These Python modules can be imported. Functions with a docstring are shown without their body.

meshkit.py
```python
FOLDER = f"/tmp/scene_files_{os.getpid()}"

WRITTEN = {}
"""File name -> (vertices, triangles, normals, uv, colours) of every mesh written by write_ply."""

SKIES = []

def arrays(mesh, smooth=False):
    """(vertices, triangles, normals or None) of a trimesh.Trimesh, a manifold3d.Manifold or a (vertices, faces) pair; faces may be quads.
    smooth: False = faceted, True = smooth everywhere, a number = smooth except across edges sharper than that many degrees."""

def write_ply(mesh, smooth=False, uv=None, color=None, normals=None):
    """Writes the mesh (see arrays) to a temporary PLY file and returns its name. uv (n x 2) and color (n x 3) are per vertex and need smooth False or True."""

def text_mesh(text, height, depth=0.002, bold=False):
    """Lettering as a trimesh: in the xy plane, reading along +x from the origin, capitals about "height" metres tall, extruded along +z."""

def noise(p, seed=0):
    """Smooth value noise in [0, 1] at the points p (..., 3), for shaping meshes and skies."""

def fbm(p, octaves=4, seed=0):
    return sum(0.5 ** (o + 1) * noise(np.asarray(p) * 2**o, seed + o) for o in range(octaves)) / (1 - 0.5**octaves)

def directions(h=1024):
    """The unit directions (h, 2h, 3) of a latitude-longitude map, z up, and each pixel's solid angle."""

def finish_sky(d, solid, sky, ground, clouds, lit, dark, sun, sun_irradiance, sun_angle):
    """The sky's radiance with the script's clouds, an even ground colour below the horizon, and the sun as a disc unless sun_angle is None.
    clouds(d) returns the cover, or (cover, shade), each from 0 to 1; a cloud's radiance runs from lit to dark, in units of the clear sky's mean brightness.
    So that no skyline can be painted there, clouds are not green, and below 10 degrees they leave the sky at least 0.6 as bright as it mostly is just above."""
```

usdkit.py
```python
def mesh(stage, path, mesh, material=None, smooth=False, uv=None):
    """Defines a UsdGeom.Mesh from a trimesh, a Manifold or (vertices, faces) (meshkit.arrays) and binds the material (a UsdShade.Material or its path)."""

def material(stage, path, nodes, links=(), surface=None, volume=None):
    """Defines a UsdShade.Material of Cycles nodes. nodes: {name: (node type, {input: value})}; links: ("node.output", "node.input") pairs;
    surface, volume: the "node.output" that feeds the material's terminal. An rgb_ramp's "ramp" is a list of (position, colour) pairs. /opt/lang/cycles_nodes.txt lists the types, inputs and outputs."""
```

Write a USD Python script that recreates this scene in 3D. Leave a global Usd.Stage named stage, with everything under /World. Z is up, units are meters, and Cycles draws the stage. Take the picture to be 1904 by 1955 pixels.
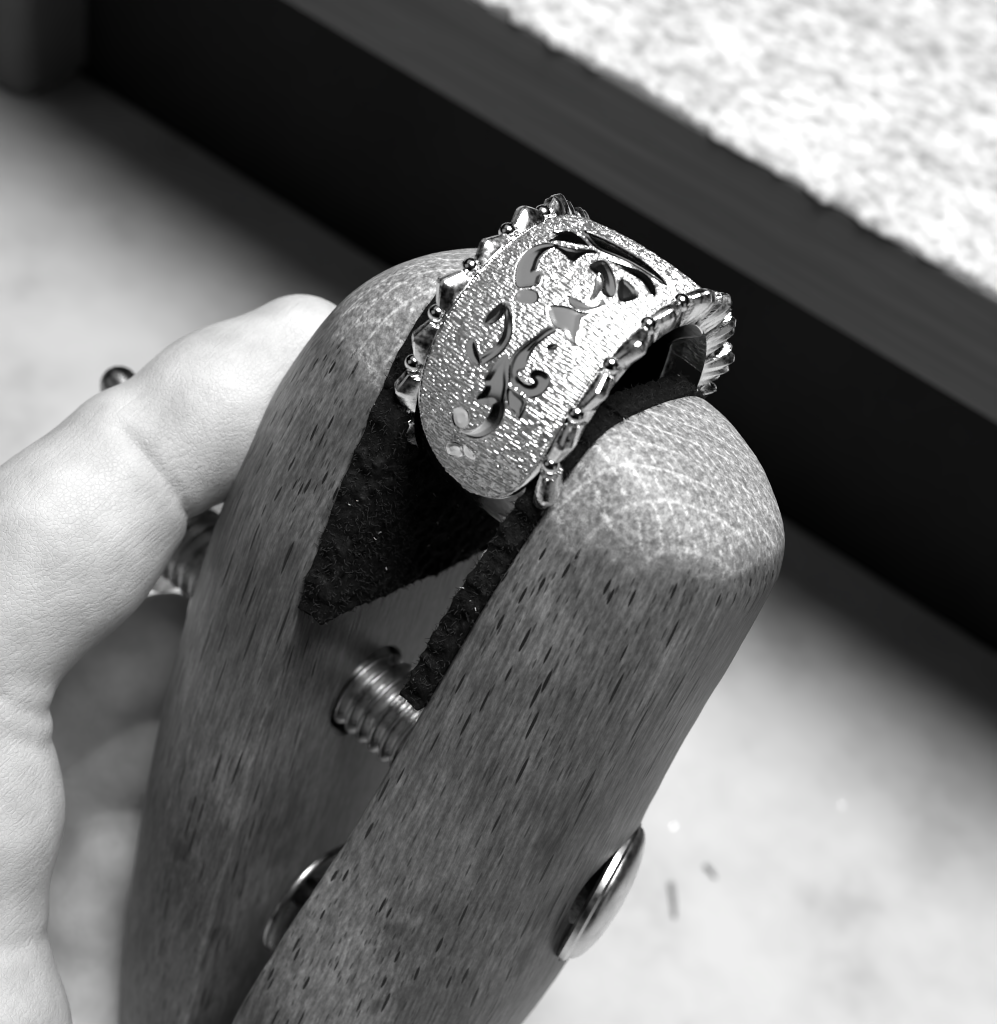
import math, numpy as np, trimesh, manifold3d as m3, shapely, usdkit, meshkit
from shapely.geometry import Polygon
from scipy.interpolate import PchipInterpolator
from scipy import ndimage
from pxr import Usd, UsdGeom, UsdLux, UsdShade, Gf, Sdf, Vt

stage = Usd.Stage.CreateInMemory()
UsdGeom.SetStageUpAxis(stage, 'Z'); UsdGeom.SetStageMetersPerUnit(stage, 1.0)
UsdGeom.Xform.Define(stage, '/World')
MM = 0.001
rng = np.random.default_rng(7)

# ---------------------------------------------------------------- camera, lamp, added fill panels, exposure
CAM_H = 205.0                                      # mm above the work surface
CAM_R = np.array([[0.8122, -0.54052, 0.21946], [0.5407, 0.55625, -0.63106], [0.21902, 0.63121, 0.74405]])  # columns: right, up, back
def matrix(R, t):                                  # R columns = local axes, t in mm
    m = np.eye(4); m[:3, :3] = np.asarray(R).T; m[3, :3] = np.asarray(t) * MM
    return Gf.Matrix4d(*m.ravel().tolist())
U, _, V = np.linalg.svd(CAM_R); CAM_R = U @ V
cam = UsdGeom.Camera.Define(stage, '/World/camera')
cam.AddTransformOp().Set(matrix(CAM_R, (0, 0, CAM_H)))
cam.CreateFocalLengthAttr(35.0); cam.CreateHorizontalApertureAttr(35.0 * 1904 / 2765)
cam.CreateFStopAttr(35.0 / 1.8); cam.CreateFocusDistanceAttr(0.113)
cam.CreateClippingRangeAttr(Gf.Vec2f(0.01, 20.0)); cam.CreateExposureAttr(0.0)

def look_at(p, q):
    z = np.asarray(p, float) - np.asarray(q, float); z /= np.linalg.norm(z)
    x = np.cross((0, 1, 0), z); x /= np.linalg.norm(x)
    return np.stack([x, np.cross(z, x), z], 1)
lamp = UsdLux.DiskLight.Define(stage, '/World/bench_lamp')
LP = (0, 92, 450)
lamp.AddTransformOp().Set(matrix(look_at(LP, (-20, 110, 60)), LP))
lamp.CreateRadiusAttr(0.1); lamp.CreateNormalizeAttr(True); lamp.CreateIntensityAttr(0.76)
lamp.CreateColorAttr(Gf.Vec3f(1, 1, 1))
def panel(name, p, aim, w, h, radiance):
    r = UsdLux.RectLight.Define(stage, '/World/' + name); r.AddTransformOp().Set(matrix(look_at(p, aim), p))
    r.CreateWidthAttr(w); r.CreateHeightAttr(h); r.CreateNormalizeAttr(True); r.CreateIntensityAttr(radiance * w * h); r.CreateColorAttr(Gf.Vec3f(1, 1, 1))
panel('ceiling_fill', (-800, 250, 1700), (0, 80, 100), 1.5, 1.5, .28)  # added overhead panel: soft fill and pale reflections in the ring
panel('front_fill', (-800, -900, 700), (-20, 80, 120), .95, .8, .24)  # no window here: added panel that greys the metal facing the viewer
panel('side_fill', (1000, -150, 240), (-20, 80, 120), .8, .5, .24)  # added soft panel, gives the right rim of the ring something to reflect

# ---------------------------------------------------------------- helpers
_used = {}
def path_for(name, parent='/World'):
    parent = str(parent.GetPath()) if hasattr(parent, 'GetPath') else parent
    k = (parent, name); n = _used.get(k, 0); _used[k] = n + 1
    return parent + '/' + (name if n == 0 else '%s_%03d' % (name, n))
def obj(name, mesh, mat, parent='/World', smooth=35, **data):
    v, f, _ = meshkit.arrays(mesh)
    m = usdkit.mesh(stage, path_for(name, parent), (np.asarray(v) * MM, f), mat, smooth)
    tag(m.GetPrim(), **data)
    return m
def tag(p, **data):
    for k, v in data.items(): p.SetCustomDataByKey(k, v)
def thing(name, R=np.eye(3), t=(0, 0, 0), **data):
    x = UsdGeom.Xform.Define(stage, path_for(name)); x.AddTransformOp().Set(matrix(R, t)); tag(x.GetPrim(), **data)
    return x
def grid_faces(a, b, wrap=False):
    i, j = np.meshgrid(np.arange(a - 1), np.arange(b if wrap else b - 1), indexing='ij'); j2 = (j + 1) % b
    return np.stack([i * b + j, i * b + j2, (i + 1) * b + j2, (i + 1) * b + j], -1).reshape(-1, 4)
def tri(v, f):
    f = np.asarray(f); f = np.vstack([f[:, :3], f[:, [0, 2, 3]]]) if f.shape[1] == 4 else f
    return trimesh.Trimesh(np.asarray(v, float), f, process=False)
def lathe(profile, n=48, axis=0):                  # profile rows (radius, height); height runs along the axis
    p = np.asarray(profile, float); a = np.arange(n) * 2 * np.pi / n
    v = np.stack([np.broadcast_to(p[:, 1:2], (len(p), n)), p[:, :1] * np.cos(a), p[:, :1] * np.sin(a)], -1)
    F = grid_faces(len(p), n, True); F = np.vstack([F[:, :3], F[:, [0, 2, 3]]]); j = np.arange(n); j2 = (j + 1) % n; c = len(p) * n
    F = np.vstack([F, np.stack([np.full(n, c), j2, j], 1), np.stack([np.full(n, c + 1), (len(p) - 1) * n + j, (len(p) - 1) * n + j2], 1)])
    return tri(np.vstack([v.reshape(-1, 3), [[p[0, 1], 0, 0], [p[-1, 1], 0, 0]]]), F)
def man(t): return m3.Manifold(m3.Mesh(np.asarray(t.vertices, np.float32), np.asarray(t.faces, np.uint32)))
def closed(t):
    t = t.copy(); t.merge_vertices(); t.update_faces(t.nondegenerate_faces()); t.fix_normals()
    return man(t)
def sm(x, a, b):
    t = np.clip((x - a) / (b - a), 0, 1); return t * t * (3 - 2 * t)
def fbm(p, o=4, s=0): return meshkit.fbm(p, o, s)
def grey(v): return (v, v, v)

# ---------------------------------------------------------------- materials (the photograph is black and white)
LOOKS = '/World/Looks/'
def mat(name, nodes, links, surface='p.BSDF'): return usdkit.material(stage, LOOKS + name, nodes, links, surface)
def coords(scale, src='tc.object', name='map', loc=(0, 0, 0)):
    return {name: ('mapping', {'scale': tuple(1000.0 * s for s in scale), 'location': loc})}, [(src, name + '.vector')]

def wood(name, seed, base=0.108, endgrain_l=-6.0, side=1.0):
    o = (seed * 3.7, seed * 1.9, seed * 5.3)
    n = {'tc': ('texture_coordinate', {}), 'xyz': ('separate_xyz', {}), 'mm': ('mapping', {'scale': (1000, 1000, 1000)})}
    l = [('tc.object', 'mm.vector'), ('mm.vector', 'xyz.vector')]
    for nm, sc in (('m1', (3.0, 3.0, .24)), ('m2', (1.4, 1.4, .085)), ('m3', (.09, .09, .06)), ('m4', (3.6, 3.6, 2.0)), ('m5', (.9, .9, .08)), ('m6', (.5, .5, .5)), ('m7', (2.6, 2.6, .24))):
        a, b = coords(sc, name=nm, loc=o); n |= a; l += b
    n |= {
        'fine': ('noise_texture', {'scale': 1.0, 'detail': 4.0, 'roughness': .65}),
        'warp': ('noise_texture', {'scale': .9, 'detail': 2.0}),
        'wv': ('vector_math', {'math_type': 'scale', 'scale': .3}), 'wa': ('vector_math', {'math_type': 'add'}),
        'fleck': ('voronoi_texture', {'scale': 1.0, 'feature': 'f1', 'randomness': 1.0}),
        'fr': ('rgb_ramp', {'ramp': [(0, grey(1)), (.165, grey(1)), (.205, grey(0)), (1, grey(0))]}),
        'fleck2': ('voronoi_texture', {'scale': 1.0, 'feature': 'f1', 'randomness': 1.0}),
        'fr2': ('rgb_ramp', {'ramp': [(0, grey(1)), (.16, grey(.95)), (.24, grey(0)), (1, grey(0))]}),
        'blot': ('noise_texture', {'scale': 1.0, 'detail': 5.0, 'roughness': .6}),
        'speck': ('noise_texture', {'scale': 1.0, 'detail': 3.0, 'roughness': .7}),
        'streak': ('noise_texture', {'scale': 1.0, 'detail': 3.0}),
        # colours
        'c1': ('rgb_ramp', {'ramp': [(.28, grey(base * .45)), (.5, grey(base)), (.72, grey(base * 1.75))]}),
        'c2': ('mix', {'mix_type': 'multiply', 'fac': .75}),
        'blr': ('rgb_ramp', {'ramp': [(.3, grey(.5)), (.5, grey(.95)), (.66, grey(1.7))]}),
        'c3': ('mix', {'mix_type': 'multiply', 'fac': .5}),
        'str': ('rgb_ramp', {'ramp': [(.3, grey(.7)), (.7, grey(1.3))]}),
        'c4': ('mix', {'color2': grey(.011)}), 'c5': ('mix', {'color2': grey(base * .22)}), 'f2s': ('math', {'math_type': 'multiply', 'value2': .8}),
        'c6': ('mix', {'mix_type': 'multiply', 'fac': .5}), 'spr': ('rgb_ramp', {'ramp': [(.3, grey(.5)), (.7, grey(1.6))]}),
        # worn end grain on the rounded tip
        'endn': ('math', {'math_type': 'multiply', 'value2': 6.0}), 'enda': ('math', {'math_type': 'add'}), 'endn2': ('noise_texture', {'scale': 1.0, 'detail': 5.0, 'roughness': .7}),
        'endm': ('map_range', {'from_min': endgrain_l + .4, 'from_max': endgrain_l + 3.0, 'clamp': True}),
        'ega': ('mapping', {'scale': (1000, 1000, 1000), 'rotation': (0, 0, .78)}), 'egb': ('mapping', {'scale': (1000, 1000, 1000), 'rotation': (0, 0, .12)}),
        'wva': ('wave_texture', {'scale': .15, 'distortion': 1.3, 'detail': 3.0, 'detail_scale': .5, 'bands_direction': 'x'}),
        'wvb': ('wave_texture', {'scale': .33, 'distortion': 2.6, 'detail': 3.0, 'detail_scale': .6, 'bands_direction': 'y'}),
        'wra': ('rgb_ramp', {'ramp': [(0, grey(0)), (.95, grey(0)), (1, grey(.6))]}), 'wrb': ('rgb_ramp', {'ramp': [(0, grey(0)), (.80, grey(.0)), (1, grey(.65))]}),
        'wmx': ('math', {'math_type': 'maximum'}), 'wbr': ('math', {'math_type': 'multiply'}), 'wbn': ('rgb_ramp', {'ramp': [(.42, grey(0)), (.62, grey(1))]}),
        'egr': ('rgb_ramp', {'ramp': [(0, grey(.24)), (1, grey(.52))]}),
        'tilt': ('math', {'math_type': 'multiply', 'value2': -.22 * side}), 'tiltz': ('math', {'math_type': 'add'}),
        'egn': ('noise_texture', {'scale': 4.2, 'detail': 7.0, 'roughness': .75}),
        'egnr': ('rgb_ramp', {'ramp': [(.36, grey(.35)), (.5, grey(.95)), (.6, grey(1.7))]}),
        'egc': ('mix', {'mix_type': 'multiply', 'fac': .85}),
        'col': ('mix', {}),
        'hb': ('math', {'math_type': 'multiply', 'value2': -.8}), 'ha': ('math', {'math_type': 'add'}),
        'bump': ('bump', {'strength': .35, 'distance': .0002}),
        'p': ('principled_bsdf', {'roughness': .43, 'specular_ior_level': .45}),
        'stn': ('noise_texture', {'scale': 1.9, 'detail': 3.0, 'roughness': .6}), 'str2': ('rgb_ramp', {'ramp': [(.60, grey(1)), (.72, grey(.38))]}), 'stm': ('mix', {'mix_type': 'multiply', 'fac': 1.0}),
    }
    l += [('m1.vector', 'fine.vector'), ('m2.vector', 'warp.vector'), ('warp.color', 'wv.vector1'), ('m2.vector', 'wa.vector1'), ('wv.vector', 'wa.vector2'),
          ('wa.vector', 'fleck.vector'), ('fleck.distance', 'fr.fac'), ('m7.vector', 'fleck2.vector'), ('fleck2.distance', 'fr2.fac'),
          ('m3.vector', 'blot.vector'), ('m4.vector', 'speck.vector'), ('m5.vector', 'streak.vector'),
          ('fine.fac', 'c1.fac'), ('c1.color', 'c2.color1'), ('blot.fac', 'blr.fac'), ('blr.color', 'c2.color2'),
          ('c2.color', 'c3.color1'), ('streak.fac', 'str.fac'), ('str.color', 'c3.color2'),
          ('c3.color', 'c6.color1'), ('speck.fac', 'spr.fac'), ('spr.color', 'c6.color2'),
          ('fr2.color', 'f2s.value1'), ('f2s.value', 'c5.fac'), ('c6.color', 'c5.color1'), ('c5.color', 'c4.color1'), ('fr.color', 'c4.fac'),
          ('m6.vector', 'endn2.vector'), ('endn2.fac', 'endn.value1'), ('xyz.x', 'tilt.value1'), ('tilt.value', 'tiltz.value1'), ('xyz.z', 'tiltz.value2'), ('tiltz.value', 'enda.value1'), ('endn.value', 'enda.value2'), ('enda.value', 'endm.value'),
          ('tc.object', 'ega.vector'), ('ega.vector', 'wva.vector'), ('tc.object', 'egb.vector'), ('egb.vector', 'wvb.vector'), ('wva.fac', 'wra.fac'), ('wvb.fac', 'wrb.fac'), ('egn.fac', 'wbn.fac'), ('wrb.color', 'wbr.value1'), ('wbn.color', 'wbr.value2'), ('wra.color', 'wmx.value1'), ('wbr.value', 'wmx.value2'), ('wmx.value', 'egr.fac'), ('m6.vector', 'egn.vector'), ('egn.fac', 'egnr.fac'),
          ('egr.color', 'egc.color1'), ('egnr.color', 'egc.color2'), ('endm.result', 'col.fac'), ('m3.vector', 'stn.vector'), ('stn.fac', 'str2.fac'), ('c4.color', 'stm.color1'), ('str2.color', 'stm.color2'), ('stm.color', 'col.color1'), ('egc.color', 'col.color2'),
          ('col.color', 'p.base_color'), ('fr.color', 'hb.value1'), ('fine.fac', 'ha.value1'), ('hb.value', 'ha.value2'), ('ha.value', 'bump.height'), ('bump.normal', 'p.normal')]
    return mat(name, n, l)
M_WOOD_R = wood('beech_right', 1.0)
M_WOOD_L = wood('beech_left', 4.0, base=.112, endgrain_l=-4.5, side=-1.0)

def noisy(name, ramp, scale, rough=.6, detail=5, bump=0, bscale=None, spec=.3, extra=None, **pb):
    n = {'tc': ('texture_coordinate', {}), 'n': ('noise_texture', {'scale': scale, 'detail': float(detail), 'roughness': .62}), 'r': ('rgb_ramp', {'ramp': [(a, grey(b)) for a, b in ramp]}),
         'p': ('principled_bsdf', {'roughness': rough, 'specular_ior_level': spec, **pb})}
    l = [('tc.object', 'n.vector'), ('n.fac', 'r.fac'), ('r.color', 'p.base_color')]
    if bump:
        n |= {'bn': ('noise_texture', {'scale': bscale or scale * 3, 'detail': 5.0}), 'b': ('bump', {'strength': .6, 'distance': bump})}
        l += [('tc.object', 'bn.vector'), ('bn.fac', 'b.height'), ('b.normal', 'p.normal')]
    return mat(name, n, l)
M_LEATHER = noisy('black_suede', [(.35, .002), (.6, .007), (.75, .03)], 2500, rough=.9, spec=.15, bump=.0002, bscale=6000)
M_FIBRE = mat('suede_fibre', {'p': ('principled_bsdf', {'base_color': grey(.006), 'roughness': .8})}, [])
M_DUST = mat('pale_dust', {'p': ('principled_bsdf', {'base_color': grey(.55), 'roughness': .5})}, [])
M_FRONT = mat('stained_board', {'tc': ('texture_coordinate', {}), 'm': ('mapping', {'scale': (14, 260, 420)}), 'n': ('noise_texture', {'scale': 1.0, 'detail': 6.0, 'roughness': .7}),
    'r': ('rgb_ramp', {'ramp': [(.25, grey(.028)), (.5, grey(.05)), (.75, grey(.085))]}), 'b': ('bump', {'strength': .5, 'distance': .0002}), 'p': ('principled_bsdf', {'roughness': .55})},
    [('tc.object', 'm.vector'), ('m.vector', 'n.vector'), ('n.fac', 'r.fac'), ('r.color', 'p.base_color'), ('n.fac', 'b.height'), ('b.normal', 'p.normal')])
M_SLIVER = noisy('grey_sliver', [(.3, .2), (.7, .32)], 400, rough=.7)
M_SHADE_PANEL = noisy('shade_black', [(.3, .008), (.7, .014)], 40, rough=.7, spec=.15)  # near-black so that the added panel carries the under-bench shade
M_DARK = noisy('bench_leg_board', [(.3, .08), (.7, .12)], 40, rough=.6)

def worn_top():
    n = {'tc': ('texture_coordinate', {}), 'a': ('noise_texture', {'scale': 430.0, 'detail': 6.0, 'roughness': .7}), 'b': ('noise_texture', {'scale': 90.0, 'detail': 6.0, 'roughness': .65}),
         'v': ('voronoi_texture', {'scale': 260.0, 'feature': 'f1'}), 'ra': ('rgb_ramp', {'ramp': [(.34, grey(.34)), (.47, grey(.60)), (.6, grey(.80))]}),
         'rb': ('rgb_ramp', {'ramp': [(.36, grey(.66)), (.52, grey(1.0))]}), 'm': ('mix', {'mix_type': 'multiply', 'fac': .8}),
         'rv': ('rgb_ramp', {'ramp': [(0, grey(1.1)), (.6, grey(.85))]}), 'm2': ('mix', {'mix_type': 'multiply', 'fac': .7}),
         'bump': ('bump', {'strength': .8, 'distance': .0006}), 'p': ('principled_bsdf', {'roughness': .75, 'specular_ior_level': .2})}
    l = [('tc.object', x + '.vector') for x in 'abv'] + [('a.fac', 'ra.fac'), ('b.fac', 'rb.fac'), ('ra.color', 'm.color1'), ('rb.color', 'm.color2'), ('v.distance', 'rv.fac'), ('m.color', 'm2.color1'), ('rv.color', 'm2.color2'),
         ('m2.color', 'p.base_color'), ('a.fac', 'bump.height'), ('bump.normal', 'p.normal')]
    return mat('worn_pale_top', n, l)
M_TOP = worn_top()
M_FLOOR = noisy('pale_work_surface', [(.32, .54), (.45, .66), (.6, .73)], 45, rough=.6, bump=.0003, bscale=300)

def metal(name, col=.9, rough=.12, nscale=400., namp=.00002):
    n = {'tc': ('texture_coordinate', {}), 'n': ('noise_texture', {'scale': nscale, 'detail': 4.0}), 'b': ('bump', {'strength': .5, 'distance': namp}),
         'rr': ('map_range', {'from_min': .3, 'from_max': .7, 'to_min': rough * .7, 'to_max': rough * 1.5}),
         'p': ('principled_bsdf', {'metallic': 1.0, 'base_color': grey(col)})}
    return mat(name, n, [('tc.object', 'n.vector'), ('n.fac', 'b.height'), ('b.normal', 'p.normal'), ('n.fac', 'rr.value'), ('rr.result', 'p.roughness')])
M_GOLD = metal('polished_ring_metal', .88, .13, 1500., .00003)
M_TRIM = metal('cut_edge_metal', .92, .2, 2500., .00005)
M_SATIN_SHADE = metal('satin_shade_metal', .14, .42, 1500., .00003)  # dull finish; the dark reflections inside the ring are put into the colour
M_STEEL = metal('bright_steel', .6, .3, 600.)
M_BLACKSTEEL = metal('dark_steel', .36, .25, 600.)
def band_mat():
    n = {'at': ('attribute', {'attribute': 'polish'}), 'tc': ('texture_coordinate', {}), 'n': ('noise_texture', {'scale': 9000.0, 'detail': 3.0}),
         'inv': ('math', {'math_type': 'subtract', 'value1': 1.0}), 'bs': ('math', {'math_type': 'multiply', 'value2': .9}),
         'b': ('bump', {'distance': .00003}), 'rr': ('map_range', {'to_min': .34, 'to_max': .13}), 'bc': ('rgb_ramp', {'ramp': [(0, grey(.84)), (1, grey(.93))]}), 'p': ('principled_bsdf', {'metallic': 1.0})}
    l = [('at.fac', 'bc.fac'), ('bc.color', 'p.base_color'), ('at.fac', 'inv.value2'), ('inv.value', 'bs.value1'), ('bs.value', 'b.strength'), ('tc.object', 'n.vector'), ('n.fac', 'b.height'), ('b.normal', 'p.normal'),
         ('at.fac', 'rr.value'), ('rr.result', 'p.roughness')]
    return mat('engraved_ring_metal', n, l)
M_BAND = band_mat()
def skin():
    n = {'tc': ('texture_coordinate', {}), 'n': ('noise_texture', {'scale': 220.0, 'detail': 5.0}), 'r': ('rgb_ramp', {'ramp': [(.3, grey(.40)), (.5, grey(.48)), (.7, grey(.56))]}),
         'm': ('mapping', {'rotation': (.5, .2, .5), 'scale': (2600, 300, 2200)}), 'ln': ('noise_texture', {'scale': 1.0, 'detail': 3.0, 'distortion': .4}),
         'lr': ('rgb_ramp', {'ramp': [(.35, grey(.2)), (.5, grey(1)), (1, grey(1))]}),
         'v': ('voronoi_texture', {'scale': 2600.0, 'feature': 'distance_to_edge'}), 'vr': ('rgb_ramp', {'ramp': [(0, grey(0)), (.12, grey(1))]}),
         'add': ('math', {'math_type': 'multiply_add', 'value2': .7}), 'fold': ('noise_texture', {'scale': 900.0, 'detail': 2.0}), 'add2': ('math', {'math_type': 'add'}),
         'bump': ('bump', {'strength': .5, 'distance': .00008}),
         'p': ('principled_bsdf', {'roughness': .5, 'specular_ior_level': .35, 'subsurface_weight': .25, 'subsurface_scale': .001, 'subsurface_radius': (1, 1, 1)})}
    l = [('tc.object', 'n.vector'), ('n.fac', 'r.fac'), ('r.color', 'p.base_color'), ('tc.object', 'm.vector'), ('m.vector', 'ln.vector'), ('ln.fac', 'lr.fac'), ('tc.object', 'v.vector'), ('v.distance', 'vr.fac'),
         ('vr.color', 'add.value1'), ('lr.color', 'add.value3'), ('tc.object', 'fold.vector'), ('add.value', 'add2.value1'), ('fold.fac', 'add2.value2'), ('add2.value', 'bump.height'), ('bump.normal', 'p.normal')]
    return mat('skin', n, l)
M_SKIN = skin()

# ---------------------------------------------------------------- the setting: work surface and bench
def sheet(xs, ys, zf):
    X, Y = np.meshgrid(xs, ys, indexing='ij')
    return tri(np.stack([X, Y, zf(X, Y)], -1).reshape(-1, 3), grid_faces(len(xs), len(ys)))
obj('work_surface', sheet(np.linspace(-500, 500, 60), np.linspace(-350, 620, 60), lambda x, y: 0.25 * fbm(np.stack([x / 20, y / 20, 0 * x], -1), 3, 5)), M_FLOOR, smooth=True, kind='structure')

BY, BZ, BT = 161.4, 103.2, 17.9                     # bench: front edge, top, thickness
bench = thing('workbench', label='dark board-edged workbench with a pale, rough, worn top', category='workbench')
def rbox(x0, x1, y0, y1, z0, z1, r=.8):
    s = m3.Manifold.sphere(r, 12)
    return m3.Manifold.batch_hull([s.translate((x, y, z)) for x in (x0 + r, x1 - r) for y in (y0 + r, y1 - r) for z in (z0 + r, z1 - r)])
obj('tabletop', rbox(-480, 480, BY, 600, BZ - BT, BZ - 1.6), M_FRONT, bench, smooth=40)
xs = np.concatenate([np.linspace(-480, -170, 30)[:-1], np.linspace(-170, 130, 560), np.linspace(130, 480, 30)[1:]])
yy = np.concatenate([np.linspace(0, 12, 40)[:-1], np.linspace(12, 150, 200)[:-1], np.linspace(150, 438, 20)])
edge = lambda x: 2.6 * (fbm(np.stack([x / 3.2, 0 * x, 0 * x], -1), 4, 3) - .5) + 1.0 * (fbm(np.stack([x / 25, 0 * x, 0 * x], -1), 2, 8) - .5)
X, Yr = np.meshgrid(xs, yy, indexing='ij')
Ytop = BY + .2 + Yr + edge(X) * np.exp(-Yr / 2.0)
Ztop = BZ + .9 * (fbm(np.stack([X / 2.2, Ytop / 2.2, 0 * X], -1), 4, 11) - .5) - .8 * np.exp(-Yr / .5)
rows = [(X[:, :1], Ytop[:, :1] + .15, Ztop[:, :1] - .9), ]
Vx = np.concatenate([X[:, :1], X], 1); Vy = np.concatenate([Ytop[:, :1] + .1, Ytop], 1); Vz = np.concatenate([np.full_like(X[:, :1], BZ - 1.62), Ztop], 1)
obj('worn_surface', tri(np.stack([Vx, Vy, Vz], -1).reshape(-1, 3), grid_faces(len(xs), len(yy) + 1)), M_TOP, bench, smooth=60)
obj('shade_panel', rbox(-480, 480, 213, 221, .2, BZ - BT - .3), M_SHADE_PANEL, bench, smooth=40, label='black recessed panel added to deepen the shade under the top')  # added sheet that blackens the shadow below the bench
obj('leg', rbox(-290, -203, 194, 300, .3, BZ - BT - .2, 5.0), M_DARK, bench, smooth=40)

# ---------------------------------------------------------------- ring clamp
C0 = np.array([-27.213, 81.054, 127.212])
RF = np.array([[.987407, .143565, -.066453], [-.127024, .969868, .207897], [.094298, -.196838, .975891]])   # columns N (left to right jaw), W (front to back), L (towards the tip)
BE, AL, HALF = math.radians(8), math.radians(4), 8.33
Ncol, W0, L0 = RF.T
CL = np.stack([Ncol, W0 * math.cos(BE) - L0 * math.sin(BE), L0 * math.cos(BE) + W0 * math.sin(BE)], 1)
clamp = thing('ring_clamp', CL, C0, label='wooden ring clamp with suede-lined jaws, held upright in the hand', category='ring clamp')
LA = np.array([2.6, 2.3, 1.4, 0, -2.5, -5, -10, -15, -24, -32, -40, -50, -60, -75, -90, -105.])
AV = dict(R=[1.5, 5.5, 8.4, 9.6, 10.6, 11.2, 12.2, 12.9, 13.7, 14.2, 15.0, 17.0, 18.2, 17.2, 14.5, 12.], L=[1.5, 5.0, 7.6, 9.0, 10.4, 11.2, 12.4, 13.2, 14.4, 14.5, 14.5, 14.3, 13.8, 12.9, 11.3, 9.5])
BV = dict(R=[.8, 4., 7.8, 11, 13.9, 14.8, 15.1, 15.3, 15.9, 16.6, 17.3, 18.2, 18., 16.8, 15, 13], L=[.8, 2.4, 4.8, 6.8, 9.4, 11.2, 13.4, 15.0, 16.6, 17.6, 18., 18.2, 18, 16.8, 15, 13])
WC, LO = .7, dict(R=0., L=3.0)
def to_clamp(P, s):                                 # jaw frame (n outward, w, l) to clamp frame, s = +1 right jaw, -1 left jaw
    n, w, l = P[..., 0], P[..., 1], P[..., 2]
    return np.stack([s * (HALF + n * math.cos(AL) + l * math.sin(AL)), w, l * math.cos(AL) - n * math.sin(AL)], -1)
def half(side): return PchipInterpolator(LA[::-1], AV[side][::-1])
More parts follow.
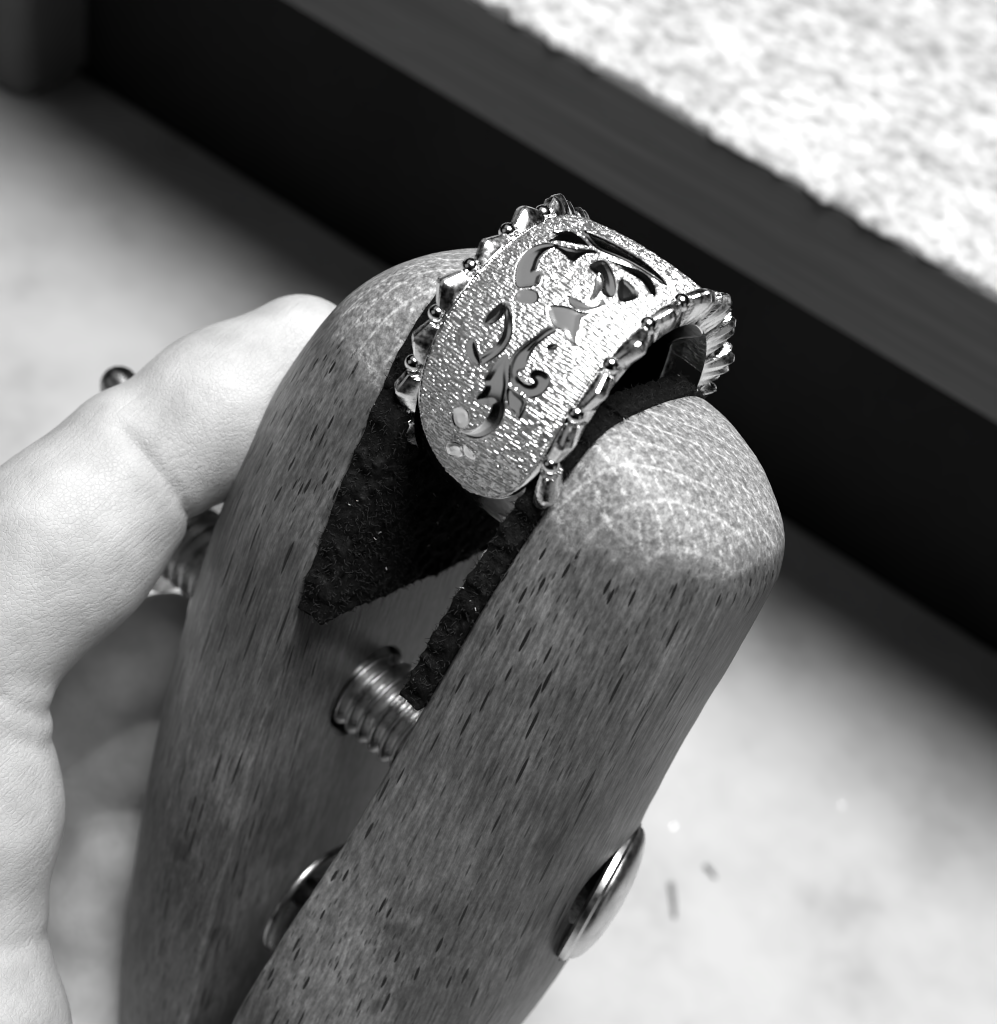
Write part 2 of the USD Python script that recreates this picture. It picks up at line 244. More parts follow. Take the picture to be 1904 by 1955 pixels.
def jaw(side):
    s = 1 if side == 'R' else -1
    a, b = half(side), PchipInterpolator(LA[::-1], BV[side][::-1])
    ls = np.concatenate([2.6 - 3.6 * np.linspace(0, 1, 40) ** 2, np.linspace(-1.3, -105, 230)])
    th = np.linspace(0, np.pi, 90); pw = 2.3; rings = []
    for q in ls:
        A, B = float(a(q)), float(b(q)); f = min(.55, .3 * B)
        w = WC + A * np.sign(np.cos(th)) * np.abs(np.cos(th)) ** (2 / pw); n = f + (B - f) * np.sin(th) ** (2 / pw)
        ca = np.linspace(0, np.pi / 2, 4)[1:]
        c1w = WC - A + f * (1 - np.cos(ca)); c1n = f * (1 - np.sin(ca))
        flat = np.linspace(WC - A + f, WC + A - f, 16)[1:-1]
        rings.append(np.stack([np.concatenate([n, c1n, 0 * flat, c1n[::-1]]), np.concatenate([w, c1w, flat, (2 * WC - c1w)[::-1]]), np.full(len(th) + 6 + 14, q + LO[side])], -1))
    P = np.array(rings)
    wob = fbm(P.reshape(-1, 3) / np.array([5, 5, 14.]), 4, 21 + s).reshape(P.shape[:2]) - .5
    fine = fbm(P.reshape(-1, 3) / np.array([.9, .9, 2.5]), 3, 31 + s).reshape(P.shape[:2]) - .5
    out = P[..., 0] > .05
    P[..., 0] += np.where(out, .35 * wob + .10 * fine, 0)
    P[..., 1] += np.where(out, .35 * wob + .08 * fine, 0)
    k = P.shape[1]; V_ = to_clamp(P, s).reshape(-1, 3); F = grid_faces(len(ls), k, True)
    c = len(V_); V_ = np.vstack([V_, to_clamp(P[0].mean(0), s) , to_clamp(P[-1].mean(0), s)])
    F = np.vstack([F[:, :3], F[:, [0, 2, 3]]]); j = np.arange(k); j2 = (j + 1) % k
    F = np.vstack([F, np.stack([np.full(k, c), j2, j], 1), np.stack([np.full(k, c + 1), (len(ls) - 1) * k + j, (len(ls) - 1) * k + j2], 1)])
    t = trimesh.Trimesh(V_, F, process=False); t.fix_normals()
    return man(t)
def cyl(r, n0, n1, w, l, seg=64):
    return m3.Manifold.cylinder(n1 - n0, r, r, seg).rotate((0, 90, 0)).translate((n0, w, l))
BW, BL = 1.2, -38.0                               # bolt axis
jr = jaw('R') - cyl(4.5, 0, 40, BW, BL) - m3.Manifold.cylinder(30, 7.4, 7.4, 64).rotate((0, 90, 0)).rotate((0, 0, 13)).translate((22.2, 3.2, -40.6))
jl = jaw('L') - cyl(4.6, -40, 0, BW, BL) - cyl(7.9, -40, -21.4, BW, BL)
jl = jl - m3.Manifold.cylinder(2.0, 4.6, 5.9, 64).rotate((0, 90, 0)).translate((-6.2, BW, BL))
jaw_r = obj('jaw', jr, M_WOOD_R, clamp, smooth=38, label='right jaw, broad worn beech side facing the viewer')
jaw_l = obj('jaw', jl, M_WOOD_L, clamp, smooth=38, label='left jaw, its suede-lined inner face in view')

def pad(side, l0, thick, seed):
    s = 1 if side == 'R' else -1; a = half(side)
    l = np.linspace(l0, 2.9 + LO[side] * .7, 60); A = a(np.minimum(l - LO[side], 2.25)) + (.45 if side == 'R' else .1)
    A = np.maximum(A, 5.0)
    jit = lambda sd: .8 * (fbm(np.stack([l / 1.3, 0 * l, 0 * l], -1), 3, sd) - .5)
    pol = np.vstack([np.stack([WC - A + jit(seed), l], 1), np.stack([WC + A + jit(seed + 1), l], 1)[::-1]])
    m = m3.CrossSection([pol if Polygon(pol).exterior.is_ccw else pol[::-1]]).extrude(thick)       # x=w, y=l, z=thickness
    m = m.refine_to_length(.33); me = m.to_mesh(); v = np.asarray(me.vert_properties[:, :3], float); f = np.asarray(me.tri_verts)
    t = trimesh.Trimesh(v, f, process=False); nrm = t.vertex_normals
    d = .85 * (fbm(v / .75, 3, seed + 5) - .45) + .25 * (fbm(v / 2.2, 2, seed + 9) - .5)
    v = v + nrm * (d * np.where(v[:, 2] < .02, 0, 1))[:, None]
    jf = np.stack([.03 - v[:, 2], v[:, 0], v[:, 1]], -1)
    V_ = to_clamp(jf, s); t = trimesh.Trimesh(V_, f, process=False)
    if s < 0 : pass
    t.fix_normals()
    return t
def fibres(name, t, n, length, width, mat_, parent, seed, keep=None):
    r = np.random.default_rng(seed); pts, fi = trimesh.sample.sample_surface(t, n, seed=seed)
    nr = t.face_normals[fi]; d = nr + r.normal(0, .75, nr.shape); d /= np.linalg.norm(d, axis=1)[:, None]
    bend = r.normal(0, .5, nr.shape); L_ = r.uniform(*length, n)[:, None]
    P = np.stack([pts, pts + d * L_ * .5 , pts + d * L_ * .8 + bend * L_ * .35], 1)
    c = UsdGeom.BasisCurves.Define(stage, path_for(name, parent))
    c.CreateTypeAttr('linear'); c.CreateCurveVertexCountsAttr(Vt.IntArray.FromNumpy(np.full(n, 3, np.int32)))
    c.CreatePointsAttr(Vt.Vec3fArray.FromNumpy((P.reshape(-1, 3) * MM).astype(np.float32)))
    c.CreateWidthsAttr(Vt.FloatArray.FromNumpy((np.tile([1, .8, .35], n) * width * MM).astype(np.float32))); c.SetWidthsInterpolation('vertex')
    UsdShade.MaterialBindingAPI.Apply(c.GetPrim()).Bind(mat_)
    tag(c.GetPrim(), kind='stuff')
for side, l0, th_, jp, sd in (('R', -24.3, 2.0, jaw_r, 40), ('L', -23.6, 2.5, jaw_l, 60)):
    t = pad(side, l0, th_, sd)
    p_ = obj('leather_pad', t, M_LEATHER, jp, smooth=60)
    fibres('suede_nap', t, 9000, (.2, .6), .06, M_FIBRE, jp, sd)
    fibres('dust_speck', t, 120, (.12, .45), .075, M_DUST, jp, sd + 1)

# bolt with its thread, end caps, wing nut, dished pivot washer
def bolt():
    n = np.linspace(-43, 20.5, 1090); a = np.arange(72) * 2 * np.pi / 72; NN, A_ = np.meshgrid(n, a, indexing='ij')
    ph = (NN / 1.42 + A_ / (2 * np.pi)) % 1.0; r = 4.25 - .75 * np.clip(np.abs(ph - .5) * 2 * 1.25 - .12, 0, 1) ** 1.3
    v = np.stack([NN, BW + r * np.cos(A_), BL + r * np.sin(A_)], -1).reshape(-1, 3)
    t = tri(v, grid_faces(len(n), 72, True)); t.fix_normals(); return t
obj('threaded_bolt', bolt(), M_STEEL, clamp, smooth=50)
def cap(R, h, base):
    a = np.linspace(0, np.pi / 2, 20)
    prof = [(0.01, 0), (R - .3, 0), (R, .25), (R, .75), (R - .25, 1.0)] + [((R - .45) * math.cos(x), 1.0 + (h - 1.0) * math.sin(x)) for x in a]
    prof[-1] = (.01, h)
    return prof
def place(t, s, n, w=BW, l=BL):
    t = t.copy(); v = np.array(t.vertices); v[:, 0] = s * v[:, 0] + n; v[:, 1] += w; v[:, 2] += l
    t = trimesh.Trimesh(v, t.faces, process=False); t.fix_normals(); return t
def tilted_cap():
    t = lathe(cap(7.0, 2.9, 0), 64); t.apply_transform(trimesh.transformations.rotation_matrix(math.radians(13), (0, 0, 1)))
    return place(t, 1, 21.8, 3.2, -40.6)
obj('domed_cap', tilted_cap(), M_STEEL, clamp, smooth=40)
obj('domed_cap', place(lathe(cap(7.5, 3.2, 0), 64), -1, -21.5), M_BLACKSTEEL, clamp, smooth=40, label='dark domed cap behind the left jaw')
sp = lambda r, p: m3.Manifold.sphere(r, 24).translate(p)
def wing(sg):
    c = np.array([-38., BW, BL]); q = np.array([-44.8, BW + .2 * sg, BL + sg * 10.0])
    return m3.Manifold.batch_hull([sp(1.5, c + np.array([k, 0, sg * 2.5])) for k in (-4, 3)] + [sp(1.9, q), sp(1.9, q + np.array([3.0, 0, -sg * 1.0]))])
hub = cyl(4.4, -42, -32, BW, BL) + cyl(6.0, -32.5, -30.5, BW, BL)
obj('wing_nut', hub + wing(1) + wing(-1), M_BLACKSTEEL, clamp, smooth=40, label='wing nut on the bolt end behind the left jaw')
def dish():
    R = 6.2; k = np.linspace(0, 1, 14)
    prof = [(.01, 0)] + [(R * x, 1.5 * x * x) for x in k[1:]] + [(R + .25, 1.7), (R + .2, 2.0)] + [(R * x, .7 + 1.5 * x * x) for x in k[::-1][:-1]] + [(.01, .7)]
    return place(lathe(prof, 64), 1, -2.8, -1.8, -60.4)
_d = closed(dish()); print('dish', _d.status(), _d.num_tri())
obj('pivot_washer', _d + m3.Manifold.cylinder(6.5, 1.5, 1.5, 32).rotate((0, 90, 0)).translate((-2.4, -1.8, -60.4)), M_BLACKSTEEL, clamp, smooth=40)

# ---------------------------------------------------------------- the ring
ring = thing('ring', RF, C0 + .8 * Ncol, label='wide engraved metal band ring with beaded scalloped edges, gripped between the jaws', category='ring')
def rp(phi, t, r):                                  # phi 0 = towards the clamp tip, 90 = front
    return np.stack(np.broadcast_arrays(t, -r * np.sin(phi), r * np.cos(phi)), -1)
SCROLLS = [
[(43.4,2.26),(44.8,1.5),(49.6,1.23),(54.4,0.83),(58.5,0.57),(62.1,0.63),(65.3,0.91),(67.6,1.25),(68.8,1.8),(69.1,2.56),(68.4,3.24),(66.1,3.75),(63.1,3.97),(59.1,3.9),(58.7,3.15),(59.6,2.63),(61.4,2.43),(63.1,2.67),(63.3,3.05),(64.9,2.75),(65.3,2.16),(64.5,1.63),(63,1.3),(61.1,1.79),(58.8,1.61),(56.1,1.51),(52.6,1.55),(49.4,1.74),(46.3,1.98)],
[(39.6,0.3),(36.5,1.26),(34.9,2.26),(32,3.16),(34.8,2.93),(36.6,2.84),(38.6,3.13),(43.2,3.68),(44.6,3.96),(45.2,3.66),(45,3.11),(43.4,2.55),(43.4,2.19),(43.8,1.69),(42.2,1.12)],
[(51.8,2.36),(50.2,2.38),(48.6,2.83),(50.3,2.87),(51.8,2.65)],
[(46.9,-2.26),(47.1,-1.75),(52.3,-0.77),(55.4,-0.39),(59.3,-0.33),(63.1,-0.61),(65.8,-0.95),(68.4,-1.34),(66.6,-1.69),(64.5,-1.38),(60.6,-0.98),(56.9,-0.93),(53.6,-1.22),(50.6,-1.65)],
[(56.3,-2.72),(53.6,-2.9),(49.7,-2.82),(46.2,-2.56),(48.6,-2.09),(51.6,-2.01),(54.5,-2.28)],
[(68.1,-2.59),(66.1,-2.98),(64,-3.1),(62.6,-2.8),(64.3,-2.32),(66.2,-1.93),(67.1,-1.69),(68.8,-1.4),(68.9,-1.99)],
[(64.6,-0.27),(60.2,0.05),(62.9,0.51),(66.1,0.83),(69.2,1.31),(73,1.55),(78.5,2.07),(82.8,2.02),(87.3,1.58),(91.8,0.82),(93.8,-0.17),(94.1,-0.78),(91.7,0.07),(87.7,0.75),(83,1.07),(79.1,1.17),(76.5,1.01),(79.3,0.22),(79.1,-0.42),(75.6,-0.07),(72.9,-0.02),(72.1,-0.43),(68.1,-0.27)],
[(69.1,1.35),(69.4,2.29),(69.8,3.01),(71.5,3.28),(77.5,3.28),(75,2.93),(74.8,2.13)],
[(39.4,-2.42),(38.3,-2.85),(34.2,-3.51),(29.8,-4),(25.8,-4.12),(21.1,-3.98),(17.2,-3.45),(15.4,-2.42),(18.6,-2.85),(21.4,-3.08),(25.7,-2.93),(29.3,-2.52),(31.5,-2.37),(29.6,-1.86),(32.3,-1.63),(34.5,-1.35),(36.9,-1.77)],
[(40.7,-2.29),(36.6,-1.22),(39.2,-0.52),(41.4,-0.63),(43.8,-1.88)],
[(10.6,-4.34),(5,-3.55),(5.1,-2.56),(8.1,-0.99),(10.1,-1.99),(12.1,-2.99),(14.3,-3.47),(16.7,-3.65),(10.4,-3.51)],
[(16.8,-3.04),(15.1,-2.36),(13.1,-1.5),(9.2,-0.81),(8.3,-0.24),(11.7,-0.88),(16.6,-0.9),(19.6,-0.75),(17.7,-1.9)],
[(-1.1,-3.14),(-3.4,-1.77),(-4.5,-0.1),(-4.3,1.86),(-2.9,3.7),(0.5,5.32),(1.4,3.7),(2.3,2.07),(4.1,0.9),(7,-0.45),(4.1,-1.86)],
[(8.2,0.35),(5.8,1.64),(3.3,2.92),(3.4,3.87),(7,5.1),(12.1,5.41),(7.1,3.95),(7.9,2.9),(8.7,1.62)],
[(17.6,0.23),(9.8,0.49),(13.2,1.85),(18.5,3.07),(23.2,3.51),(23.7,2.66),(17.7,1.54)],
[(13.3,2.58),(12.8,3.43),(14.5,4.62),(19.5,4.52),(22.8,3.97)],
[(32.4,0.77),(34.6,1.62),(34,2.56),(31.2,3.25),(27.2,3.61),(25.7,3),(26.7,2.94),(29.5,2.84),(31.2,2.43),(31.7,1.7)],
[(17,1.31),(18.9,1.87),(22.6,2.36),(26.4,2.54),(31,2.4),(27.6,2.41),(23.7,2.09),(19.8,1.48)],
[(88.9,-1.86),(86.2,-1.55),(84.8,-0.95),(85.7,-0.51),(88.3,-0.34),(91.2,-0.54),(93.2,-1.03),(92.5,-1.55)],
[(103.4,-1.83),(100.1,-1.2),(98.9,-0.41),(101.4,-0.1),(103.5,-0.24),(107.5,-1.32),(106.2,-1.71)],
[(97.3,-0.07),(98.3,0.81),(100.6,1.02),(101.8,0.55),(101.1,0)]]
DARK_CUT = {17}
def build_band():
    phd = np.arange(-85, 121.5, .23); v = np.linspace(-1, 1, 270)
    taper = np.where(phd > 68, np.sqrt(np.clip(1 - np.abs((phd - 68) / 53.6) ** 2.3, 0, 1)), 1.0)
    hw = np.maximum(6.15 * taper, .05)
    PH, Vv = np.meshgrid(phd, v, indexing='ij'); T = hw[:, None] * Vv; T = np.where(T > 0, T * 1.075, T)
    xs_, ys_ = np.radians(PH) * 12.0, T
    h = np.zeros_like(T); pol = np.zeros_like(T)
    edge_d = np.minimum(1, (1 - np.abs(Vv))) * np.maximum(hw[:, None], .8)
    # engraved line ground
    ln = fbm(np.stack([xs_ / 1.6, ys_ / 1.2, 0 * xs_], -1), 2, 4)
    seg = sm(fbm(np.stack([xs_ / .16, ys_ / .42, 0 * xs_ + 3], -1), 2, 6), .22, .78)
    ph = (xs_ / .27 + .7 * ln) % 1.0
    hatch = (np.abs(ph - .5) * 2) * .10 * (.1 + 1.7 * seg) + .055 * (fbm(np.stack([xs_ / .09, ys_ / .09, 0 * xs_], -1), 2, 9) - .5)
    keep = np.ones_like(T); r2 = np.random.default_rng(3)
    for i, q in enumerate(SCROLLS):
        p = np.array([(math.radians(a) * 12.0, t) for a, t in q])
        for _ in range(2): p = np.stack([.75 * p + .25 * np.roll(p, -1, 0), .25 * p + .75 * np.roll(p, -1, 0)], 1).reshape(-1, 2)
        pg = Polygon(p).buffer(0.09)
        if pg.geom_type != 'Polygon': pg = max(pg.geoms, key=lambda g: g.area)
        x0, y0, x1, y1 = pg.bounds; m = (xs_ > x0 - .5) & (xs_ < x1 + .5) & (ys_ > y0 - .5) & (ys_ < y1 + .5)
        pts = shapely.points(xs_[m], ys_[m]); ins = shapely.contains_xy(pg, xs_[m], ys_[m]); d = shapely.distance(pts, pg.exterior)
        gx, gy = r2.uniform(-.11, .11, 2); c = pg.centroid
        depth = .05 if i not in DARK_CUT else -.45
        sl = .15 if i not in DARK_CUT else 1.1
        raise_ = -np.minimum(d, .42) * sl + (gx * (xs_[m] - c.x) + gy * (ys_[m] - c.y)).clip(-.12, .12) * np.minimum(d / .1, 1) * .7
        groove = -.20 * np.exp(-(d / .075) ** 2)
        h[m] = np.where(ins, raise_ + .05, np.where(d < .1, .06, h[m]))
        kk = keep[m]; keep[m] = np.where(ins, 0, np.minimum(kk, sm(d, .03, .16))); pp = pol[m]; pol[m] = np.where(ins, 1 if i not in DARK_CUT else .8, pp)
    border = sm(edge_d, .25, .5); bl = np.exp(-((edge_d - .42) / .07) ** 2)
    h = h * border + hatch * keep * border - .11 * bl
    pol = np.maximum(pol, 1 - border)
    r = 11.45 + .25 * np.cos(np.radians(PH - 60)) + .55 * (1 - (T / 6.4) ** 2) + h - .25 * np.exp(-edge_d / .12)
    side = 10.3
    P = rp(np.radians(PH), T, r)
    lo = rp(np.radians(PH[:, :1]), T[:, :1] * 1.005, np.full_like(r[:, :1], side)); hi = rp(np.radians(PH[:, :1]), T[:, -1:] * 1.005, np.full_like(r[:, :1], side))
    P = np.concatenate([lo, P, hi], 1); pol = np.pad(pol, ((0, 0), (1, 1)), constant_values=1)
    m = tri(P.reshape(-1, 3), grid_faces(*P.shape[:2]))
    return m, pol.ravel()
bm, pol = build_band()
bn = usdkit.mesh(stage, path_for('band', ring), (np.array(bm.vertices) * MM, bm.faces), M_BAND, True)
UsdGeom.PrimvarsAPI(bn).CreatePrimvar('polish', Sdf.ValueTypeNames.FloatArray, 'vertex').Set(Vt.FloatArray.FromNumpy(pol.astype(np.float32)))
def liner():
    phd = np.linspace(-180, 180, 361)[:-1]; d = np.abs((phd - 40 + 180) % 360 - 180)
    hw = 6.9 - 3.2 * sm(d, 82, 112); ro = 10.5 + 1.3 * sm(d, 74, 106)
    prof = []
    for k in np.linspace(-1, 1, 13): prof.append((k * .96, 1.0))
    prof += [(1.0, .8), (1.0, .25), (.97, .05)]
    for k in np.linspace(.9, -.9, 11): prof.append((k, 0.0))
    prof += [(-.97, .05), (-1.0, .25), (-1.0, .8)]
    prof = np.array(prof)
    ri = 9.05
    dome = .3 * (1 - prof[:, 0] ** 2) * (prof[:, 1] > .9)
    T = hw[:, None] * prof[None, :, 0]; R = ri + (ro[:, None] - ri) * prof[None, :, 1] + dome[None]
    P = rp(np.radians(phd)[:, None], T, R)
    k = len(prof); F = []
    n = len(phd); i, j = np.meshgrid(np.arange(n), np.arange(k), indexing='ij'); i2, j2 = (i + 1) % n, (j + 1) % k
    F = np.stack([i * k + j, i * k + j2, i2 * k + j2, i2 * k + j], -1).reshape(-1, 4)
    t = tri(P.reshape(-1, 3), F); t.fix_normals()
    inner = np.linalg.norm(t.triangles_center[:, 1:], axis=1) < 9.15
    return t.submesh([np.where(~inner)[0]], append=True, repair=False), t.submesh([np.where(inner)[0]], append=True, repair=False)
_out, _in = liner()
obj('shank', _out, M_GOLD, ring, smooth=40); obj('inner_face', _in, M_SATIN_SHADE, ring, smooth=40, label='dull inside face of the band, its shade put into the colour')
PER = 21.5
def trim(s, phb):
    phd = np.arange(-95, 128, .36); q = np.linspace(0, 1, 30); PH, Q = np.meshgrid(phd, q, indexing='ij')
    p0, p1, p2 = TRIM[s]
    B = (1 - Q)[..., None] ** 2 * p0 + 2 * (Q * (1 - Q))[..., None] * p1 + Q[..., None] ** 2 * p2
    dB = 2 * (1 - Q)[..., None] * (p1 - p0) + 2 * Q[..., None] * (p2 - p1); nb = np.stack([-dB[..., 1], dB[..., 0]], -1); nb /= np.linalg.norm(nb, axis=-1, keepdims=True)
    nb = np.where(nb[..., :1] + nb[..., 1:] < 0, -nb, nb)
    psi = ((PH - phb) / PER) % 1.0; kk = np.floor((PH - phb) / PER)
    x = psi + .16 * (Q - .45)
    # two bright-cut facets meeting in a ridge, a flat top, a steep flank beside each bead
    lf = np.interp(x, [-.1, .13, .15, .48, .55, .85, .87, 1.1], [0, 0, .50, 1.0, .97, .48, 0, 0])
    flutes = .45 * (1 - np.abs(((PH / 5.4) % 1) * 2 - 1)) * sm(-PH, 3, 14)
    prof_q = np.minimum(1, np.minimum(Q / .26, (1 - Q) / .58))
    amp = (1.45 if s > 0 else 1.7) * (.88 + .2 * np.sin(kk * 2.3 + s))
    h = (amp * lf * (1 - .35 * sm(-PH, 3, 14)) + flutes + .28 * sm(-PH, -4, 10)) * prof_q - .10 * np.exp(-(((psi + .5) % 1 - .5) / .10) ** 2) * prof_q
    h += .03 * (fbm(np.stack([PH / 1.2, Q * 5, 0 * PH + s], -1), 2, 50) - .5) * prof_q
    fade = sm(128 - PH, 0, 4) * sm(PH + 95, 0, 5)
    TR = B + nb * (h * fade)[..., None]
    P = rp(np.radians(PH), s * TR[..., 0], TR[..., 1])
    return tri(P.reshape(-1, 3), grid_faces(*PH.shape))
TRIM = {1: np.array([(6.2, 11.5), (7.0, 11.5), (6.95, 9.2)]), -1: np.array([(5.75, 11.35), (7.3, 11.25), (7.05, 9.25)])}
for s, phb in ((1, 22.0), (-1, 19.5)):
    obj('edge_trim', trim(s, phb), M_TRIM, ring, smooth=9)
    for k in range(-4, 5):
        if k in (-2, -4): continue
        a = math.radians(phb + PER * k)
        b = trimesh.creation.icosphere(3, .70); b.apply_translation(rp(np.array(a), s * (6.62 if s > 0 else 6.95), np.array(11.3)))
        obj('bead', b, M_GOLD, ring, smooth=True)

# ---------------------------------------------------------------- the hand
def surface_nets(D, origin, h):
    inside = D < 0; nx, ny, nz = D.shape
    c = inside[:-1, :-1, :-1].astype(np.int8)
    corners = [(i, j, k) for i in (0, 1) for j in (0, 1) for k in (0, 1)]
    cnt = sum(inside[i:nx - 1 + i, j:ny - 1 + j, k:nz - 1 + k].astype(np.int8) for i, j, k in corners)
    act = (cnt > 0) & (cnt < 8); idx = -np.ones(act.shape, np.int64); idx[act] = np.arange(act.sum()); cells = np.argwhere(act)
    acc = np.zeros((len(cells), 3)); num = np.zeros(len(cells))
    for a in corners:
        for ax in range(3):
            if a[ax]: continue
            b = list(a); b[ax] = 1
            va = D[tuple((cells + a).T)]; vb = D[tuple((cells + b).T)]; cr = (va < 0) != (vb < 0)
            t = np.where(cr, va / np.where(cr, va - vb, 1), 0); p = np.array(a, float)[None] + t[:, None] * (np.array(b) - np.array(a))[None]
            acc += np.where(cr[:, None], p, 0); num += cr
    Vt_ = (cells + acc / num[:, None]) * h + origin
    F = []
    for ax in range(3):
        u, w = [(1, 2), (2, 0), (0, 1)][ax]
        lo = [slice(None)] * 3; hi = [slice(None)] * 3; lo[ax] = slice(0, -1); hi[ax] = slice(1, None)
        a, b = inside[tuple(lo)], inside[tuple(hi)]; e = np.argwhere(a != b)
        e = e[(e[:, u] > 0) & (e[:, w] > 0) & (e[:, u] < idx.shape[u]) & (e[:, w] < idx.shape[w])]
        if not len(e): continue
        fl = a[tuple(e.T)]
        def g(du, dw): q = e.copy(); q[:, u] -= du; q[:, w] -= dw; return idx[tuple(q.T)]
        quad = np.stack([g(1, 1), g(0, 1), g(0, 0), g(1, 0)], 1); quad[~fl] = quad[~fl][:, ::-1]; F.append(quad)
    return Vt_, np.vstack(F)
PALM3 = (-31.0, 10.0, 82.0)
HAND = {
'tip': ((-50.9, 80.9, 112.5), 5.59), 'dmid': ((-52.9, 73.2, 109.4), 6.81), 'D': ((-55.7, 65.4, 106.4), 7.05), 'Mm': ((-56.0, 56.6, 102.9), 7.62), 'P': ((-56.5, 48.6, 98.9), 7.59),
'P2': ((-53.4, 44.1, 95.6), 6.13), 'pm': ((-49.0, 38.7, 88.3), 7.06), 'pb': ((-44.5, 33.5, 81.2), 6.14), 'palm': ((-40.0, 26.6, 76.6), 9.4), 'palm3': (PALM3, 10.5), 'palm2': ((-48, 15, 60), 13.), 'wrist': ((-62, -20, 40), 17.),
'm0': ((-63.7, 49.0, 50.3), 7.06), 'm1': ((-62.9, 57.2, 60.6), 6.86), 'm2': ((-60.0, 64.6, 67.6), 6.9), 'm3': ((-54.6, 70.2, 73.0), 6.3),
'D2': ((-55.3, 66.8, 106.9), 6.35), 'f0': ((-57.3, 46.6, 99.6), 1.7), 'f1': ((-51.3, 45.6, 97.6), 1.5), 'g0': ((-57.0, 45.0, 97.6), 1.6), 'g1': ((-51.2, 44.2, 95.6), 1.3),
'q0': ((-60.4, 49.1, 41.3), 6.9), 'q1': ((-59.0, 56.0, 49.5), 6.64), 'q2': ((-55.8, 60.8, 58.0), 6.48), 'q3': ((-50.3, 64.5, 63.5), 5.68),
'r0': ((-39.7, 41.0, 36.5), 6.83), 'r1': ((-45.0, 48.1, 44.0), 6.48), 'r2': ((-48.0, 51.9, 50.9), 6.06), 'r3': ((-47.3, 55.5, 56.4), 5.19)}
def round_cone(X, a, b):
    (A, ra), (B, rb) = a, b; A, B = np.array(A, np.float32), np.array(B, np.float32); ba = B - A; L2 = float(ba @ ba)
    t = np.clip(((X - A) @ ba) / L2, 0, 1); d = X - A - t[..., None] * ba
    return np.sqrt((d * d).sum(-1)) - (ra + (rb - ra) * t)
def smin(a, b, k):
    h = np.clip(.5 + .5 * (b - a) / k, 0, 1); return b + (a - b) * h - k * h * (1 - h)
FLEX = (CAM_R @ np.array([.45, -.75, .48])).astype(np.float32)           # the side of the finger that bends
def hand_sdf(X):
    H = HAND; rc = lambda a, b: round_cone(X, H[a], H[b])
    dist = smin(rc('tip', 'dmid'), rc('dmid', 'D2'), 3.0)
    midp = smin(rc('D', 'Mm'), rc('Mm', 'P'), 3.0)
    prox = smin(rc('P2', 'pm'), rc('pm', 'pb'), 2.5)
    d = smin(dist, midp, .5); d = smin(d, prox, .6)
    pal = smin(smin(rc('palm', 'palm2'), rc('palm', 'palm3'), 3.0), rc('palm2', 'wrist'), 6.0)
    d = smin(d, pal, 2.5); d = smin(d, rc('pb', 'palm'), 2.0)
    mid = smin(smin(rc('m0', 'm1'), rc('m1', 'm2'), .8), rc('m2', 'm3'), .8)
    rin = smin(smin(rc('r0', 'r1'), rc('r1', 'r2'), 1.5), rc('r2', 'r3'), 1.0)
    q4 = smin(smin(rc('q0', 'q1'), rc('q1', 'q2'), .8), rc('q2', 'q3'), .8)
    d = smin(d, mid, .8); d = smin(d, smin(q4, rin, 1.6), .8); d = smin(d, round_cone(X, H['palm2'], H['q0']), 1.0)
    d = smin(d, smin(round_cone(X, H['palm2'], H['m0']), round_cone(X, H['palm2'], H['r0']), 2.), 1.0)
    d = smin(d, smin(rc('f0', 'f1'), rc('g0', 'g1'), .2), .35)
    # flexion creases: a shallow groove across each joint
    def crease(c, ax, w, dep):
        c, ax = np.array(c, np.float32), np.array(ax, np.float32); ax /= np.linalg.norm(ax); q = X - c; x = q @ ax
        return dep * np.exp(-(x / w) ** 2) * np.exp(-((q * q).sum(-1) / 100) ** 3) * sm(q @ FLEX, -1.5, 3.5)
    P = lambda k: np.array(H[k][0])
    d += crease(P('D'), P('dmid') - P('Mm'), .4, 1.5)
    AXC = CAM_R @ np.array([.62, .78, .0])
    d += crease(P('P2') + AXC * 2.6, AXC, .36, 1.0) + crease(P('P2') + AXC * .6, AXC, .36, .8) + crease(P('D') + .16 * (P('dmid') - P('D')), P('dmid') - P('Mm'), .3, .3)
    d += crease(P('pb'), P('pm') - P('palm'), .38, .55)
    return d
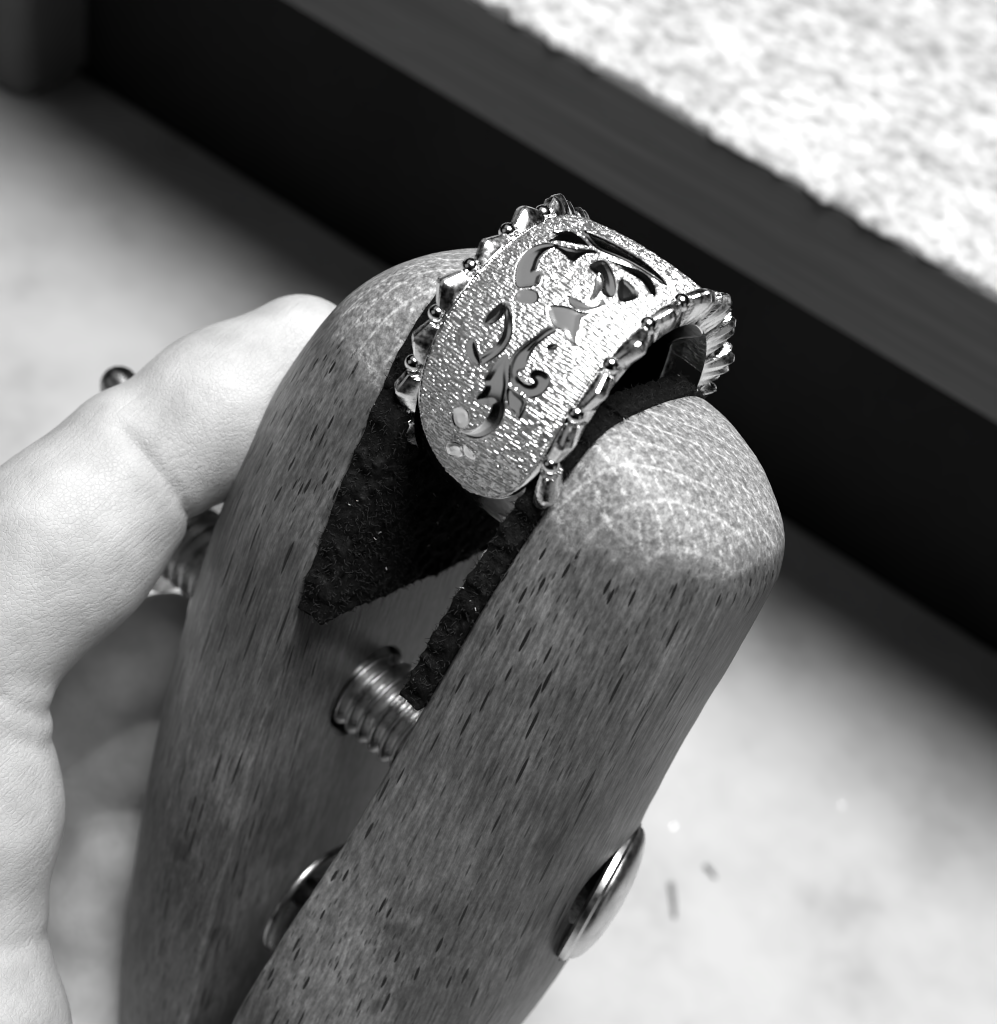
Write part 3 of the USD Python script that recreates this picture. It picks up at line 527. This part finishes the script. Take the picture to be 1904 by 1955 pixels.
def build_hand():
    lo, hi, h = np.array([-82, -20, 24.]), np.array([-17, 90, 122.]), .5
    ax = [np.arange(a, b, h, dtype=np.float32) for a, b in zip(lo, hi)]
    D = np.empty([len(a) for a in ax], np.float32)
    Yg, Zg = np.meshgrid(ax[1], ax[2], indexing='ij')
    for i in range(0, len(ax[0]), 8):
        xs_ = ax[0][i:i + 8]; X = np.empty((len(xs_),) + Yg.shape + (3,), np.float32); X[..., 0] = xs_[:, None, None]; X[..., 1] = Yg; X[..., 2] = Zg
        D[i:i + 8] = hand_sdf(X)
    D = ndimage.gaussian_filter(D, .65)
    D[0] = D[-1] = 1; D[:, 0] = D[:, -1] = 1; D[:, :, 0] = D[:, :, -1] = 1
    v, f = surface_nets(D, lo, h); t = tri(v, f); e = t.edges_unique; v0 = np.array(t.vertices); v1 = v0.copy(); deg = np.bincount(e.ravel(), minlength=len(v0))[:, None]
    for _ in range(3):
        acc = np.zeros_like(v1); np.add.at(acc, e[:, 0], v1[e[:, 1]]); np.add.at(acc, e[:, 1], v1[e[:, 0]])
        v1 = v1 + .5 * (acc / np.maximum(deg, 1) - v1)
    t = trimesh.Trimesh(v0 + np.clip(v1 - v0, -.3, .3), t.faces, process=False)
    n = t.vertex_normals; v = np.array(t.vertices)
    v = v + n * (.10 * (fbm(v / 3.0, 3, 70) - .5))[:, None]
    return trimesh.Trimesh(v, t.faces, process=False)
obj('hand', build_hand(), M_SKIN, smooth=True, label='bare left hand, bent forefinger pressing against the wooden left jaw', category='hand')

# ---------------------------------------------------------------- small litter on the work surface
def filing(x, y, r):                                # a flat bright chip lying tilted on the surface
    t = trimesh.creation.cylinder(r, .06, sections=9); p = np.array([x, y, .38])
    a, b = np.array(LP) - p, np.array([0, 0, CAM_H]) - p; hv = a / np.linalg.norm(a) + b / np.linalg.norm(b)
    t.apply_transform(trimesh.geometry.align_vectors([0, 0, 1], hv)); t.apply_translation(p); return t
for (x, y), r, lab in (((-.9, 137.8), .15, 'tiny glinting metal filing nearest the clamp on the pale surface'), ((20.6, 161.3), .13, 'tiny glinting metal filing out on the pale surface, farther from the clamp')):
    obj('metal_filing', filing(x, y, r), M_STEEL, label=lab, category='metal filing', group='metal filings on the work surface')
def sliver(c, L_, ang, w):
    m = m3.Manifold.batch_hull([sp(w, (-L_ / 2, 0, 0)), sp(w * .8, (0, w * .3, 0)), sp(w * .5, (L_ / 2, 0, .1))]).rotate((0, 0, ang)).translate((c[0], c[1], w + .15)); return m
for c, L_, ang, w, lab in (((5.4, 126.0), 5.5, -55, .5, 'dark elongated wood sliver lying beside the domed cap'), ((8.0, 134.6), 2.2, -20, .45, 'short dark wood sliver, upper of the two by the cap')):
    obj('wood_sliver', sliver(c, L_, ang, w), M_SLIVER, label=lab, category='wood sliver', group='wood slivers on the work surface')
